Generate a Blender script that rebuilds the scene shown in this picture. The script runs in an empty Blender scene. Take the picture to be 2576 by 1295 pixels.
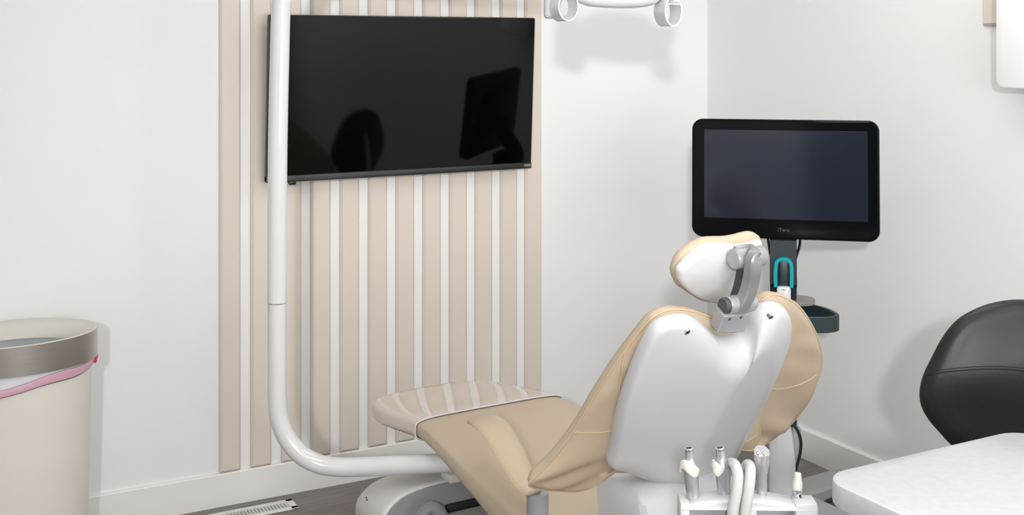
import bpy, bmesh, math, random
from math import sin, cos, pi, radians as RAD, sqrt
from mathutils import Vector as V, Matrix
from mathutils.bvhtree import BVHTree
random.seed(7)

# ------------------------------------------------------------------ camera
F_PX, HORIZON, CX, EYE = 2937.0, 112.7, 1288.0, 1.55
TH = RAD(28.36)
CAM = V((-3.052, -3.925, EYE))           # room corner (TV wall / right wall) is the origin
FW = V((sin(TH), cos(TH), 0)); RT = V((cos(TH), -sin(TH), 0))
scn = bpy.context.scene
C = scn.collection
cd = bpy.data.cameras.new('camera'); cd.sensor_width = 36.0
cd.lens = F_PX / 2576 * 36.0
cd.shift_y = -(647.5 - HORIZON) / 2576
cd.clip_start = 0.05
co = bpy.data.objects.new('camera', cd); C.objects.link(co)
co.location = CAM; co.rotation_euler = (pi / 2, 0, -TH)
scn.camera = co

# ------------------------------------------------------------------ world, exposure
w = bpy.data.worlds.new('world'); scn.world = w; w.use_nodes = True
w.node_tree.nodes['Background'].inputs[0].default_value = (0.9, 0.95, 1, 1)
w.node_tree.nodes['Background'].inputs[1].default_value = 0.3
scn.view_settings.view_transform = 'Standard'; scn.view_settings.look = 'None'
scn.view_settings.gamma = 1.0; scn.view_settings.use_curve_mapping = False
scn.view_settings.exposure = -0.07
PANEL_STRENGTH = 5.0
FILL_PANE_STRENGTH = 7.2
SPOT_WATTS = 17.0

def ray(px, py): return FW + RT * ((px - CX) / F_PX) + V((0, 0, 1)) * ((HORIZON - py) / F_PX)
def at(px, py, d): return CAM + ray(px, py) * d

# ------------------------------------------------------------------ materials
def mat(name, col, rough=0.5, metal=0.0, spec=0.5, bump=0.0, bscale=200.0, var=0.0, vscale=6.0,
        emit=None, estr=0.0, trans=0.0, alpha=1.0, coat=0.0, stretch=None, ior=1.5, objvar=0.0, aniso=0.0):
    m = bpy.data.materials.new(name); m.use_nodes = True
    nt = m.node_tree; b = nt.nodes['Principled BSDF']
    b.inputs['Base Color'].default_value = (*col, 1); b.inputs['Roughness'].default_value = rough
    b.inputs['Metallic'].default_value = metal; b.inputs['Specular IOR Level'].default_value = spec
    b.inputs['IOR'].default_value = ior
    b.inputs['Transmission Weight'].default_value = trans; b.inputs['Alpha'].default_value = alpha
    b.inputs['Coat Weight'].default_value = coat; b.inputs['Coat Roughness'].default_value = 0.08
    b.inputs['Anisotropic'].default_value = aniso
    if emit:
        b.inputs['Emission Color'].default_value = (*emit, 1); b.inputs['Emission Strength'].default_value = estr
    if bump or var or stretch:
        tc = nt.nodes.new('ShaderNodeTexCoord'); mp = nt.nodes.new('ShaderNodeMapping')
        nt.links.new(tc.outputs['Object'], mp.inputs[0])
        if stretch: mp.inputs['Scale'].default_value = stretch
    if var:
        nz = nt.nodes.new('ShaderNodeTexNoise'); nz.inputs['Scale'].default_value = vscale; nz.inputs['Detail'].default_value = 5
        mx = nt.nodes.new('ShaderNodeMix'); mx.data_type = 'RGBA'
        nt.links.new(mp.outputs[0], nz.inputs['Vector'])
        mr = nt.nodes.new('ShaderNodeMapRange'); mr.inputs[1].default_value = 0.3; mr.inputs[2].default_value = 0.7
        nt.links.new(nz.outputs['Fac'], mr.inputs[0]); nt.links.new(mr.outputs[0], mx.inputs[0])
        mx.inputs[6].default_value = (*[c * (1 - var) for c in col], 1); mx.inputs[7].default_value = (*[min(1, c * (1 + var)) for c in col], 1)
        out = mx.outputs[2]
        if objvar:
            oi = nt.nodes.new('ShaderNodeObjectInfo'); hs = nt.nodes.new('ShaderNodeHueSaturation')
            m2 = nt.nodes.new('ShaderNodeMapRange'); m2.inputs[3].default_value = 1 - objvar; m2.inputs[4].default_value = 1 + objvar
            nt.links.new(oi.outputs['Random'], m2.inputs[0]); nt.links.new(m2.outputs[0], hs.inputs['Value'])
            nt.links.new(out, hs.inputs['Color']); out = hs.outputs[0]
        nt.links.new(out, b.inputs['Base Color'])
    if bump:
        n2 = nt.nodes.new('ShaderNodeTexNoise'); n2.inputs['Scale'].default_value = bscale; n2.inputs['Detail'].default_value = 4
        bp = nt.nodes.new('ShaderNodeBump'); bp.inputs['Strength'].default_value = bump; bp.inputs['Distance'].default_value = 0.002
        nt.links.new(mp.outputs[0], n2.inputs['Vector']); nt.links.new(n2.outputs['Fac'], bp.inputs['Height'])
        nt.links.new(bp.outputs[0], b.inputs['Normal'])
    return m

M = {}
M['wall'] = mat('wall_paint', (0.83, 0.828, 0.820), 0.45, spec=0.3, bump=0.05, bscale=90, var=0.008, vscale=2)
M['trim'] = mat('trim_paint', (0.82, 0.81, 0.79), 0.35, spec=0.4, bump=0.04, bscale=60, var=0.01)
M['ceiling'] = mat('ceiling_paint', (0.84, 0.84, 0.83), 0.8, bump=0.1, bscale=120)
M['slat'] = mat('beige_slat', (0.70, 0.625, 0.55), 0.42, spec=0.35, bump=0.04, bscale=80, var=0.015, vscale=3)
M['plank'] = mat('grey_plank', (0.205, 0.185, 0.175), 0.42, spec=0.35, bump=0.25, bscale=60, var=0.22, vscale=14, stretch=(0.6, 9, 9), objvar=0.10)
M['subfloor'] = mat('subfloor', (0.07, 0.065, 0.06), 0.8, bump=0.1)
M['door'] = mat('door_dark', (0.05, 0.05, 0.053), 0.4, bump=0.05)
M['tv_screen'] = mat('tv_glass', (0.0012, 0.0012, 0.0013), 0.045, spec=0.26)
M['tv_body'] = mat('tv_body', (0.010, 0.010, 0.011), 0.35, bump=0.05, bscale=300)
M['tv_bezel'] = mat('tv_bezel', (0.014, 0.014, 0.015), 0.42, bump=0.03, bscale=300)
M['logo_grey'] = mat('logo_grey', (0.6, 0.6, 0.6), 0.4, bump=0.01)
M['logo_dim'] = mat('logo_dim', (0.045, 0.045, 0.05), 0.4, bump=0.01)
M['logo_dark'] = mat('logo_dark', (0.05, 0.05, 0.06), 0.5, bump=0.01)
M['gloss_white'] = mat('gloss_white', (0.68, 0.68, 0.68), 0.12, spec=0.5, bump=0.006, bscale=20, coat=0.3)
M['shell_white'] = mat('shell_white', (0.57, 0.57, 0.58), 0.12, spec=0.45, bump=0.008, bscale=15)
M['plastic_white'] = mat('plastic_white', (0.55, 0.555, 0.565), 0.32, spec=0.4, bump=0.02, bscale=200)
M['base_white'] = mat('base_white', (0.62, 0.60, 0.575), 0.35, spec=0.4, bump=0.02, bscale=100)
M['base_grey'] = mat('base_grey', (0.30, 0.30, 0.30), 0.4, bump=0.02, bscale=100)
M['vinyl'] = mat('beige_vinyl', (0.53, 0.43, 0.31), 0.40, spec=0.35, bump=0.10, bscale=260, var=0.02, vscale=5)
M['vinyl_wr'] = mat('beige_vinyl_draped', (0.50, 0.40, 0.29), 0.42, spec=0.35, bump=0.10, bscale=260, var=0.02, vscale=5)
M['piping'] = mat('beige_piping', (0.55, 0.41, 0.27), 0.5, bump=0.1)
M['clear'] = mat('clear_plastic_cover', (0.62, 0.53, 0.44), 0.06, spec=0.6, bump=0.10, bscale=9, coat=0.8)
M['clear_edge'] = mat('cover_hem', (0.60, 0.57, 0.60), 0.3, bump=0.05)
M['silver'] = mat('satin_silver', (0.30, 0.30, 0.31), 0.36, metal=0.4, bump=0.02, bscale=150)
M['silver_light'] = mat('light_silver', (0.40, 0.40, 0.41), 0.34, metal=0.35, bump=0.02, bscale=150)
M['steel'] = mat('brushed_steel', (0.56, 0.53, 0.50), 0.30, metal=1.0, bump=0.10, bscale=40, stretch=(1, 1, 40), aniso=0.6, var=0.05)
M['chrome'] = mat('chrome', (0.72, 0.73, 0.75), 0.14, metal=1.0, bump=0.005)
M['instr'] = mat('instrument_metal', (0.52, 0.53, 0.56), 0.25, metal=0.65, bump=0.01)
M['dark_cap'] = mat('dark_cap', (0.055, 0.06, 0.065), 0.5, bump=0.05)
M['dark_rubber'] = mat('dark_rubber', (0.05, 0.05, 0.065), 0.5, bump=0.05)
M['hole'] = mat('recess_black', (0.01, 0.01, 0.01), 0.6, bump=0.05)
M['post_grey'] = mat('post_grey', (0.34, 0.345, 0.35), 0.3, metal=0.2, bump=0.02)
M['hose_grey'] = mat('hose_grey', (0.27, 0.29, 0.31), 0.45, bump=0.02)
M['hose_cream'] = mat('hose_cream', (0.52, 0.52, 0.50), 0.12, spec=0.5, bump=0.02, bscale=30)
M['cream'] = mat('cream_plastic', (0.68, 0.66, 0.60), 0.35, bump=0.02)
M['can'] = mat('cream_can', (0.72, 0.69, 0.62), 0.38, bump=0.05, bscale=150, var=0.01)
M['bag'] = mat('white_bag', (0.74, 0.72, 0.76), 0.3, bump=0.5, bscale=30, alpha=0.92)
M['bag_grey'] = mat('grey_bag_liner', (0.60, 0.63, 0.63), 0.25, bump=0.6, bscale=22)
M['pink'] = mat('pink_drawstring', (0.62, 0.37, 0.45), 0.35, bump=0.3, bscale=40)
M['red'] = mat('red_drawstring', (0.62, 0.05, 0.06), 0.4, bump=0.1)
M['quartz'] = mat('white_quartz', (0.53, 0.53, 0.53), 0.25, spec=0.3, bump=0.01, bscale=60, var=0.035, vscale=70)
M['cabinet'] = mat('cabinet_white', (0.75, 0.75, 0.74), 0.4, bump=0.02)
M['leather'] = mat('black_leather', (0.011, 0.0115, 0.0135), 0.40, spec=0.36, bump=0.12, bscale=260, var=0.06, vscale=8)
M['stitch'] = mat('black_stitch', (0.006, 0.006, 0.007), 0.7, bump=0.2, bscale=800)
M['scr_body'] = mat('scanner_black', (0.003, 0.0035, 0.0045), 0.07, spec=0.12)
M['scr_glass'] = mat('scanner_glass', (0.010, 0.014, 0.024), 0.08, spec=0.5, coat=0.0)
M['navy'] = mat('navy_plastic', (0.010, 0.021, 0.030), 0.42, spec=0.2, bump=0.03, bscale=200)
M['navy2'] = mat('dark_teal_plastic', (0.018, 0.034, 0.038), 0.42, bump=0.03, bscale=200)
M['teal'] = mat('teal_plastic', (0.0, 0.315, 0.36), 0.32, bump=0.02, bscale=200)
M['bluegrey'] = mat('bluegrey_plastic', (0.10, 0.17, 0.20), 0.4, bump=0.03)
M['amber'] = mat('smoked_plastic', (0.45, 0.42, 0.35), 0.15, trans=0.6, alpha=0.8, bump=0.01)
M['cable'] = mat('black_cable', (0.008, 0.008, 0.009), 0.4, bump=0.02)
M['leg_grey'] = mat('scanner_foot_grey', (0.32, 0.325, 0.33), 0.4, bump=0.02)
M['vent_white'] = mat('vent_white', (0.80, 0.80, 0.79), 0.35, bump=0.02)
M['lamp_emit'] = mat('led_diffuser', (0.9, 0.9, 0.9), 0.5, emit=(1.0, 0.985, 0.965), estr=PANEL_STRENGTH, bump=0.01)
M['fill_pane_light'] = mat('fill_pane_glow', (0.9, 0.9, 0.9), 0.4, emit=(0.97, 0.985, 1.0), estr=FILL_PANE_STRENGTH, bump=0.01)
M['bright_white'] = mat('bright_white_plastic', (0.90, 0.90, 0.90), 0.3, bump=0.01)
M['lens'] = mat('lamp_lens', (0.75, 0.77, 0.8), 0.1, bump=0.01, coat=0.5)

# ------------------------------------------------------------------ object helpers
class Frame:
    def __init__(s, o=(0, 0, 0), yaw=0.0):
        s.o = V(o); s.yaw = yaw
        s.x = V((cos(yaw), sin(yaw), 0)); s.y = V((-sin(yaw), cos(yaw), 0))
    def loc(s, P):
        v = V(P) - s.o; return V((v.dot(s.x), v.dot(s.y), v.z))
    def ldir(s, d): return V((d.dot(s.x), d.dot(s.y), d.z))
    def hit(s, px, py, p0, n):
        o = s.loc(CAM); d = s.ldir(ray(px, py)); t = (V(p0) - o).dot(V(n)) / d.dot(V(n)); return o + d * t
    def at(s, px, py, d): return s.loc(at(px, py, d))
WORLD = Frame()

def tag(o, label=None, cat=None, group=None, kind=None):
    if label: o['label'] = label
    if cat: o['category'] = cat
    if group: o['group'] = group
    if kind: o['kind'] = kind
    return o

def thing(name, label, cat, fr, group=None):
    o = bpy.data.objects.new(name, None); C.objects.link(o); o.empty_display_size = 0.1
    o.location = fr.o; o.rotation_euler = (0, 0, fr.yaw)
    return tag(o, label, cat, group)

def link(name, me, m, parent=None, smooth=True, loc=None):
    o = bpy.data.objects.new(name, me); C.objects.link(o)
    if parent: o.parent = parent
    if loc is not None: o.location = loc
    if m is not None and not me.materials: me.materials.append(m)
    if smooth:
        for p in me.polygons: p.use_smooth = True
    return o

def from_bm(bm, name):
    bmesh.ops.recalc_face_normals(bm, faces=bm.faces)
    me = bpy.data.meshes.new(name); bm.to_mesh(me); bm.free(); return me

def geo(name, verts, faces, m, parent=None, smooth=True, auto=None):
    bm = bmesh.new(); vs = [bm.verts.new(v) for v in verts]
    for f in faces:
        try: bm.faces.new([vs[i] for i in f])
        except ValueError: pass
    me = from_bm(bm, name); o = link(name, me, m, parent, smooth)
    if auto: sharp(o, auto)
    return o

def sharp(o, deg=35):
    me = o.data
    me.set_sharp_from_angle(angle=RAD(deg))
    return o

def bm_box(bm, c, s, bev=0.0, seg=2, rot=None):
    mtx = Matrix.Translation(V(c))
    if rot is not None: mtx = mtx @ rot.to_4x4()
    mtx = mtx @ Matrix.Diagonal((s[0], s[1], s[2], 1))
    tmp = bmesh.new(); bmesh.ops.create_cube(tmp, size=1.0, matrix=mtx)
    if bev: bmesh.ops.bevel(tmp, geom=tmp.edges[:], offset=bev, segments=seg, profile=0.5, affect='EDGES')
    off = len(bm.verts)
    me = bpy.data.meshes.new('t'); tmp.to_mesh(me); tmp.free(); bm.from_mesh(me); bpy.data.meshes.remove(me)

def box(name, c, s, m, parent=None, bev=0.0, seg=2, rot=None, smooth=True):
    bm = bmesh.new(); bm_box(bm, c, s, bev, seg, rot)
    o = link(name, from_bm(bm, name), m, parent, smooth); return sharp(o, 40)

def cat_rom(pts, n=8, closed=False):
    pts = [V(p) for p in pts]; N = len(pts); out = []
    rng = range(N if closed else N - 1)
    for i in rng:
        if closed: p0, p1, p2, p3 = pts[i - 1], pts[i], pts[(i + 1) % N], pts[(i + 2) % N]
        else:
            p1, p2 = pts[i], pts[i + 1]
            p0 = pts[i - 1] if i > 0 else p1 * 2 - p2
            p3 = pts[i + 2] if i + 2 < N else p2 * 2 - p1
        for k in range(n):
            t = k / n
            out.append(0.5 * ((2 * p1) + (p2 - p0) * t + (2 * p0 - 5 * p1 + 4 * p2 - p3) * t * t + (3 * p1 - p0 - 3 * p2 + p3) * t ** 3))
    if not closed: out.append(pts[-1])
    return out

def loft(rings, closed_ring=True, cap0=True, cap1=True):
    vs = []; fs = []; n = len(rings[0])
    for r in rings: vs += [V(p) for p in r]
    for i in range(len(rings) - 1):
        for j in range(n if closed_ring else n - 1):
            a, b = i * n + j, i * n + (j + 1) % n
            fs.append((a, b, b + n, a + n))
    if cap0: fs.append(tuple(range(n))[::-1])
    if cap1: fs.append(tuple((len(rings) - 1) * n + j for j in range(n)))
    return vs, fs

def sweep(path, rad, seg=12, ry=None, up=None, caps=True, closed=False):
    """round (or elliptical / rectangular when seg=='box') tube along path"""
    path = [V(p) for p in path]; n = len(path)
    T = []
    for i in range(n):
        a = path[i - 1] if (i > 0 or closed) else path[i]; b = path[(i + 1) % n] if (i < n - 1 or closed) else path[i]
        T.append((b - a).normalized())
    u = V(up) if up else (V((0, 0, 1)) if abs(T[0].z) < 0.9 else V((1, 0, 0)))
    u = (u - T[0] * u.dot(T[0])).normalized(); rings = []
    for i in range(n):
        if up: u = (V(up) - T[i] * V(up).dot(T[i])).normalized()
        else: u = (u - T[i] * u.dot(T[i])).normalized()
        v = T[i].cross(u)
        r = rad[i] if isinstance(rad, (list, tuple)) else rad
        r2 = r if ry is None else (ry[i] if isinstance(ry, (list, tuple)) else ry)
        if seg == 'box':
            b = min(r, r2) * 0.25
            prof = [(r, r2 - b), (r - b, r2), (-r + b, r2), (-r, r2 - b), (-r, -r2 + b), (-r + b, -r2), (r - b, -r2), (r, -r2 + b)]
            rings.append([path[i] + v * x + u * y for x, y in prof])
        else:
            rings.append([path[i] + v * (r * cos(2 * pi * k / seg)) + u * (r2 * sin(2 * pi * k / seg)) for k in range(seg)])
    if closed:
        rings.append(rings[0])
        return loft(rings, cap0=False, cap1=False)
    return loft(rings, cap0=caps, cap1=caps)

def tube(name, path, rad, m, parent=None, seg=12, **k):
    v, f = sweep(path, rad, seg, **k); o = geo(name, v, f, m, parent); return sharp(o, 50)

def lathe_pts(prof, c, axis, seg=24):
    """prof: list of (radius, distance along axis)"""
    axis = V(axis).normalized(); u = axis.orthogonal().normalized(); v = axis.cross(u); c = V(c)
    return loft([[c + axis * d + (u * cos(2 * pi * k / seg) + v * sin(2 * pi * k / seg)) * max(r, 1e-4) for k in range(seg)] for r, d in prof])
def lathe(name, prof, c, axis, m, parent=None, seg=24, ang=40):
    v, f = lathe_pts(prof, c, axis, seg); return sharp(geo(name, v, f, m, parent), ang)

def pillow(outline, center, fn, front=(0.02, 0.03), back=(0.02, 0.02), inset=0.03, nr=5, ne=4):
    """inflated closed outline. outline 2-D points (p,q,extra); fn(p,q,h,idx) -> 3-D. front/back=(edge height, dome)."""
    cx_, cy_ = center; n = len(outline)
    R = sum(sqrt((o[0] - cx_) ** 2 + (o[1] - cy_) ** 2) for o in outline) / n
    rows = []
    def row(r, h): rows.append((r, h))
    def side(te, dome, sgn):
        out = []
        for k in range(ne + 1):
            ph = k / ne * pi / 2; out.append((1 - inset / R * (1 - cos(ph)), sgn * te * sin(ph)))
        r0 = 1 - inset / R
        for k in range(1, nr):
            t = k / nr; r = r0 * (1 - t); out.append((r, sgn * (te + dome * (1 - (1 - t) ** 2))))
        out.append((0.02, sgn * (te + dome)))
        return out
    fr = side(*front, 1); bk = side(*back, -1)
    seq = fr[::-1] + bk[1:]
    rings = []
    for r, h in seq:
        rings.append([fn(cx_ + (o[0] - cx_) * r, cy_ + (o[1] - cy_) * r, h, r) for o in outline])
    return loft(rings)

def rr(wd, ht, r, n=6):
    out = []
    for cx_, cy_, a0 in ((wd / 2 - r, ht / 2 - r, 0), (-wd / 2 + r, ht / 2 - r, pi / 2), (-wd / 2 + r, -ht / 2 + r, pi), (wd / 2 - r, -ht / 2 + r, 1.5 * pi)):
        for k in range(n + 1):
            a = a0 + k / n * pi / 2; out.append((cx_ + r * cos(a), cy_ + r * sin(a)))
    return out

def plate(wd, ht, r, depth, bev, fn, n=6):
    """rounded rectangle plate, fn(x, z, d) -> 3-D with d from 0 (front) to depth"""
    rings = []
    for ins, d in ((bev, 0), (bev * 0.3, bev * 0.3), (0, bev), (0, depth - bev), (bev * 0.3, depth - bev * 0.3), (bev, depth)):
        rings.append([fn(x, z, d) for x, z in rr(wd - 2 * ins, ht - 2 * ins, max(r - ins, 1e-3), n)])
    return loft(rings)

def surf_hit(o, fr, px, py, lift=0.0):
    """point where the sight line meets a part (part built in frame fr)"""
    bvh = BVHTree.FromPolygons([v.co for v in o.data.vertices], [p.vertices[:] for p in o.data.polygons])
    src = fr.loc(CAM); d = fr.ldir(ray(px, py)).normalized()
    p, nrm, i, t = bvh.ray_cast(src, d)
    if p is None: return None
    if nrm.dot(d) > 0: nrm = -nrm
    return p + nrm * lift

def text(name, s, size, m, parent, mtx, extrude=0.0004, spacing=1.0):
    cu = bpy.data.curves.new(name, 'FONT'); cu.body = s; cu.size = size; cu.extrude = extrude
    cu.align_x = 'CENTER'; cu.align_y = 'CENTER'; cu.space_character = spacing
    t = bpy.data.objects.new(name, cu); C.objects.link(t)
    dg = bpy.context.evaluated_depsgraph_get(); me = bpy.data.meshes.new_from_object(t.evaluated_get(dg))
    bpy.data.objects.remove(t); bpy.data.curves.remove(cu)
    me.transform(mtx); me.materials.clear()
    return link(name, me, m, parent, smooth=False)
def basis(o, x, y):
    x = V(x).normalized(); y = V(y); y = (y - x * y.dot(x)).normalized(); z = x.cross(y)
    return Matrix(((x.x, y.x, z.x, o[0]), (x.y, y.y, z.y, o[1]), (x.z, y.z, z.z, o[2]), (0, 0, 0, 1)))

# ================================================================== THE ROOM
XL, YF, HC = -4.8, -6.0, 2.5
def struct(o): o['kind'] = 'structure'; return o
floor = struct(box('floor', ((XL) / 2, YF / 2, -0.06), (-XL + 0.2, -YF + 0.2, 0.10), M['subfloor']))
wall_back = struct(box('wall_back', (XL / 2, 0.05, HC / 2), (-XL + 0.2, 0.10, HC), M['wall']))
wall_right = struct(box('wall_right', (0.05, YF / 2, HC / 2), (0.10, -YF, HC), M['wall']))
wall_left = struct(box('wall_left', (XL - 0.05, YF / 2, HC / 2), (0.10, -YF, HC), M['wall']))
wall_front = struct(box('wall_front', (XL / 2, YF - 0.05, HC / 2), (-XL + 0.2, 0.10, HC), M['wall']))
ceiling = struct(box('ceiling', (XL / 2, YF / 2, HC + 0.05), (-XL + 0.2, -YF + 0.2, 0.10), M['ceiling']))

# floor planks, boards run along the TV wall
PW, PL = 0.178, 1.22
pm = None
row = 0; y = 0.0
bmp = bmesh.new(); bm_box(bmp, (0, 0, 0), (PL - 0.0012, PW - 0.0012, 0.01), 0.0012, 1)
plank_me = from_bm(bmp, 'plank'); plank_me.materials.append(M['plank'])
while y > YF + 0.01:
    offx = (row * 0.43) % PL
    x = 0.0 + offx
    while x > XL + 0.01:
        x0 = max(x - PL, XL); x1 = min(x, 0.0)
        if x1 - x0 > 0.05:
            y1 = max(y - PW, YF)
            p = link('plank', plank_me, None, floor, smooth=False)
            p.location = ((x0 + x1) / 2, (y + y1) / 2, -0.005)
            p.scale = ((x1 - x0) / PL, (y - y1) / PW, 1)
        x -= PL
    y -= PW; row += 1

# baseboards (bevelled top edge)
def baseboard(name, p0, p1, nrm):
    T, B, b = 0.014, 0.1105, 0.006
    p0, p1, nrm = V(p0), V(p1), V(nrm)
    prof = [(0, 0), (T, 0), (T, B - 0.004), (T - 0.003, B), (0, B)]
    v, f = loft([[p + nrm * a + V((0, 0, z)) for a, z in prof] for p in (p0, p1)])
    return struct(geo(name, v, f, M['trim'], smooth=False))
baseboard('baseboard_back', (XL, 0, 0), (-0.014, 0, 0), (0, -1, 0))
baseboard('baseboard_right', (0, 0, 0), (0, YF, 0), (-1, 0, 0))
baseboard('baseboard_left', (XL, -0.014, 0), (XL, YF, 0), (1, 0, 0))
baseboard('baseboard_front', (XL + 0.014, YF, 0), (-0.014, YF, 0), (0, 1, 0))

# slats: chamfered boards fixed on the walls
def slat_mesh(wd, ht, t=0.015, ch=0.0075):
    # local: x across, y out of the wall (negative), z up from 0
    rings = []
    for ins, d in ((0, 0), (0, -(t - ch)), (ch, -t)):
        rings.append([(-wd / 2 + ins, d, ins), (wd / 2 - ins, d, ins), (wd / 2 - ins, d, ht - ins), (-wd / 2 + ins, d, ht - ins)])
    v, f = loft(rings)
    bm = bmesh.new(); vs = [bm.verts.new(p) for p in v]
    for q in f: bm.faces.new([vs[i] for i in q])
    return from_bm(bm, 'slat')
sm = slat_mesh(0.0715, HC - 0.1125)
for k in range(12):
    s = link('slat', sm, M['slat'], wall_back, smooth=False)
    s.location = (-2.054 + 0.10665 * k + 0.0357, 0, 0.1115)
sm2 = slat_mesh(0.0715, HC - 1.61)
for k in range(4):
    s = link('slat', sm2, M['slat'], wall_right, smooth=False)
    s.location = (0, -1.400 - 0.036 - 0.10665 * k, 1.61); s.rotation_euler = (0, 0, -pi / 2)

# dark door in the wall behind the camera (reflected in the screens)
dr = struct(box('door_1', (-3.75, YF + 0.02, 1.03), (0.92, 0.04, 2.06), M['door'], None, 0.004))
box('door_frame', (-3.75 - 0.50, YF + 0.02, 1.05), (0.07, 0.05, 2.10), M['trim'], dr, 0.004)
box('door_frame', (-3.75 + 0.50, YF + 0.02, 1.05), (0.07, 0.05, 2.10), M['trim'], dr, 0.004)
box('door_frame', (-3.75, YF + 0.02, 2.10), (1.07, 0.05, 0.07), M['trim'], dr, 0.004)
lathe('door_handle', [(0.0, 0), (0.022, 0), (0.022, 0.012), (0.009, 0.014), (0.009, 0.05), (0.024, 0.055), (0.026, 0.07), (0.0, 0.08)], (-4.13, YF + 0.04, 1.0), (0, 1, 0), M['chrome'], dr)

# glowing pane with window trim, added out of view as soft frontal fill light
WX0, WX1, WZ0, WZ1 = -3.0, -0.4, 0.85, 2.25
wn_ = struct(box('fill_pane_1', ((WX0 + WX1) / 2, YF + 0.004, (WZ0 + WZ1) / 2), (WX1 - WX0, 0.008, WZ1 - WZ0), M['fill_pane_light']))
for x in (WX0, (WX0 * 2 + WX1) / 3, (WX0 + WX1 * 2) / 3, WX1): box('fill_pane_frame', (x, YF + 0.02, (WZ0 + WZ1) / 2), (0.06, 0.05, WZ1 - WZ0 + 0.06), M['trim'], wn_, 0.004)
for z in (WZ0, WZ1): box('fill_pane_frame', ((WX0 + WX1) / 2, YF + 0.02, z), (WX1 - WX0 + 0.06, 0.05, 0.06), M['trim'], wn_, 0.004)
box('fill_pane_sill', ((WX0 + WX1) / 2, YF + 0.06, WZ0 - 0.04), (WX1 - WX0 + 0.12, 0.12, 0.025), M['trim'], wn_, 0.004)

# ceiling LED panels
lab = ['recessed ceiling light panel above the black scanner', 'recessed ceiling light panel above the dental chair',
       'recessed ceiling light panel above the black stool', 'recessed ceiling light panel behind the white cart',
       'recessed ceiling light panel nearest the added fill pane', 'recessed ceiling light panel nearest the dark door']
for i, (x, y_) in enumerate(((-0.75, -1.6), (-1.95, -2.3), (-0.95, -3.4), (-2.2, -4.2), (-0.95, -5.2), (-3.9, -4.7))):
    fr = Frame((x, y_, HC)); t = thing('ceiling_light', lab[i], 'light', fr, 'ceiling light panels')
    bm = bmesh.new()
    for sx in (-1, 1): bm_box(bm, (sx * 0.30, 0, -0.008), (0.03, 1.23, 0.018), 0.003)
    for sy in (-1, 1): bm_box(bm, (0, sy * 0.60, -0.008), (0.60, 0.03, 0.018), 0.003)
    link('light_frame', from_bm(bm, 'light_frame'), M['vent_white'], t, smooth=False)
    box('diffuser', (0, 0, -0.006), (0.575, 1.175, 0.006), M['lamp_emit'], t, 0.001)

# added spotlight in place of a flash: soft-edged lamp shadow on the wall
fr = Frame((-4.2, -5.6, HC)); sp = thing('flash_stand_in', 'added white spotlight in place of a flash, at the back of the room', 'light', fr)
aim = (V((-0.5, -0.4, 1.2)) - V((-4.2, -5.6, 2.2))).normalized()
lathe('mount', [(0.0, 0), (0.06, 0), (0.06, -0.02), (0.0, -0.025)], (0, 0, 0), (0, 0, 1), M['vent_white'], sp)
tube('stem', [(0, 0, -0.02), (0, 0, -0.28)], 0.012, M['vent_white'], sp)
lathe('can', [(0.0, -0.12), (0.09, -0.12), (0.10, -0.10), (0.10, 0.08), (0.092, 0.08), (0.092, 0.0), (0.0, 0.0)], V((0, 0, -0.30)), aim, M['vent_white'], sp)
ld = bpy.data.lights.new('spot_light', 'AREA'); ld.shape = 'DISK'; ld.size = 0.17; ld.energy = SPOT_WATTS; ld.spread = RAD(65)
lo = bpy.data.objects.new('flash_light', ld); C.objects.link(lo); lo.parent = sp
lo.location = V((0, 0, -0.30)) + aim * 0.085; lo.rotation_euler = aim.to_track_quat('-Z', 'Y').to_euler()

# ================================================================== TELEVISION
TVX0, TVX1, TVZ0, TVZ1 = -1.913, -0.890, 1.084, 1.652
fr = Frame(((TVX0 + TVX1) / 2, 0, 1.084)); tv = thing('television', 'large black flat television hung on the beige slats', 'television', fr)
TW, THT = TVX1 - TVX0, TVZ1 - TVZ0
til = math.atan2(0.032, THT)
def tvp(x, z, d): # d outwards negative = towards the room
    return V((x, -0.072 - z * sin(til) + d * cos(til), z * cos(til) + d * sin(til)))
def tvfn(d0): return lambda x, z, d: tvp(x, z + THT / 2, d0 + d)
v, f = plate(TW, THT, 0.006, 0.022, 0.003, tvfn(0)); sharp(geo('back_shell', v, f, M['tv_body'], tv))
v, f = plate(TW * 0.55, THT * 0.6, 0.02, 0.028, 0.006, tvfn(0.0215)); sharp(geo('electronics_housing', v, f, M['tv_body'], tv))
v, f = plate(TW - 0.006, THT - 0.026, 0.003, 0.0022, 0.0008, lambda x, z, d: tvp(x, z + THT / 2 + 0.010, -0.0015 + d)); scr_tv = geo('screen', v, f, M['tv_screen'], tv, smooth=False)
v, f = plate(TW, 0.022, 0.003, 0.026, 0.002, lambda x, z, d: tvp(x, z + 0.011, -0.003 + d)); sharp(geo('lower_bezel', v, f, M['tv_bezel'], tv))
ex = V((1, 0, 0)); ez = (tvp(0, 1, 0) - tvp(0, 0, 0))
text('logo', 'VIZIO', 0.0125, M['logo_grey'], tv, basis(tvp(TW / 2 - 0.018, 0.0115, -0.0036), ex, ez), spacing=0.95)
bx_ = -1.875 - fr.o.x
box('sensor_foot', tvp(bx_ + 0.055, -0.004, 0.008), (0.026, 0.016, 0.016), M['tv_body'], tv, 0.004)
bm = bmesh.new(); bm_box(bm, (0, -0.0185, 0.30), (0.40, 0.006, 0.30), 0.001); bm_box(bm, (-0.14, -0.036, 0.36), (0.03, 0.036, 0.16), 0.002); bm_box(bm, (0.14, -0.036, 0.36), (0.03, 0.036, 0.16), 0.002)
link('wall_bracket', from_bm(bm, 'wall_bracket'), M['tv_body'], tv, smooth=False)

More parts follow.
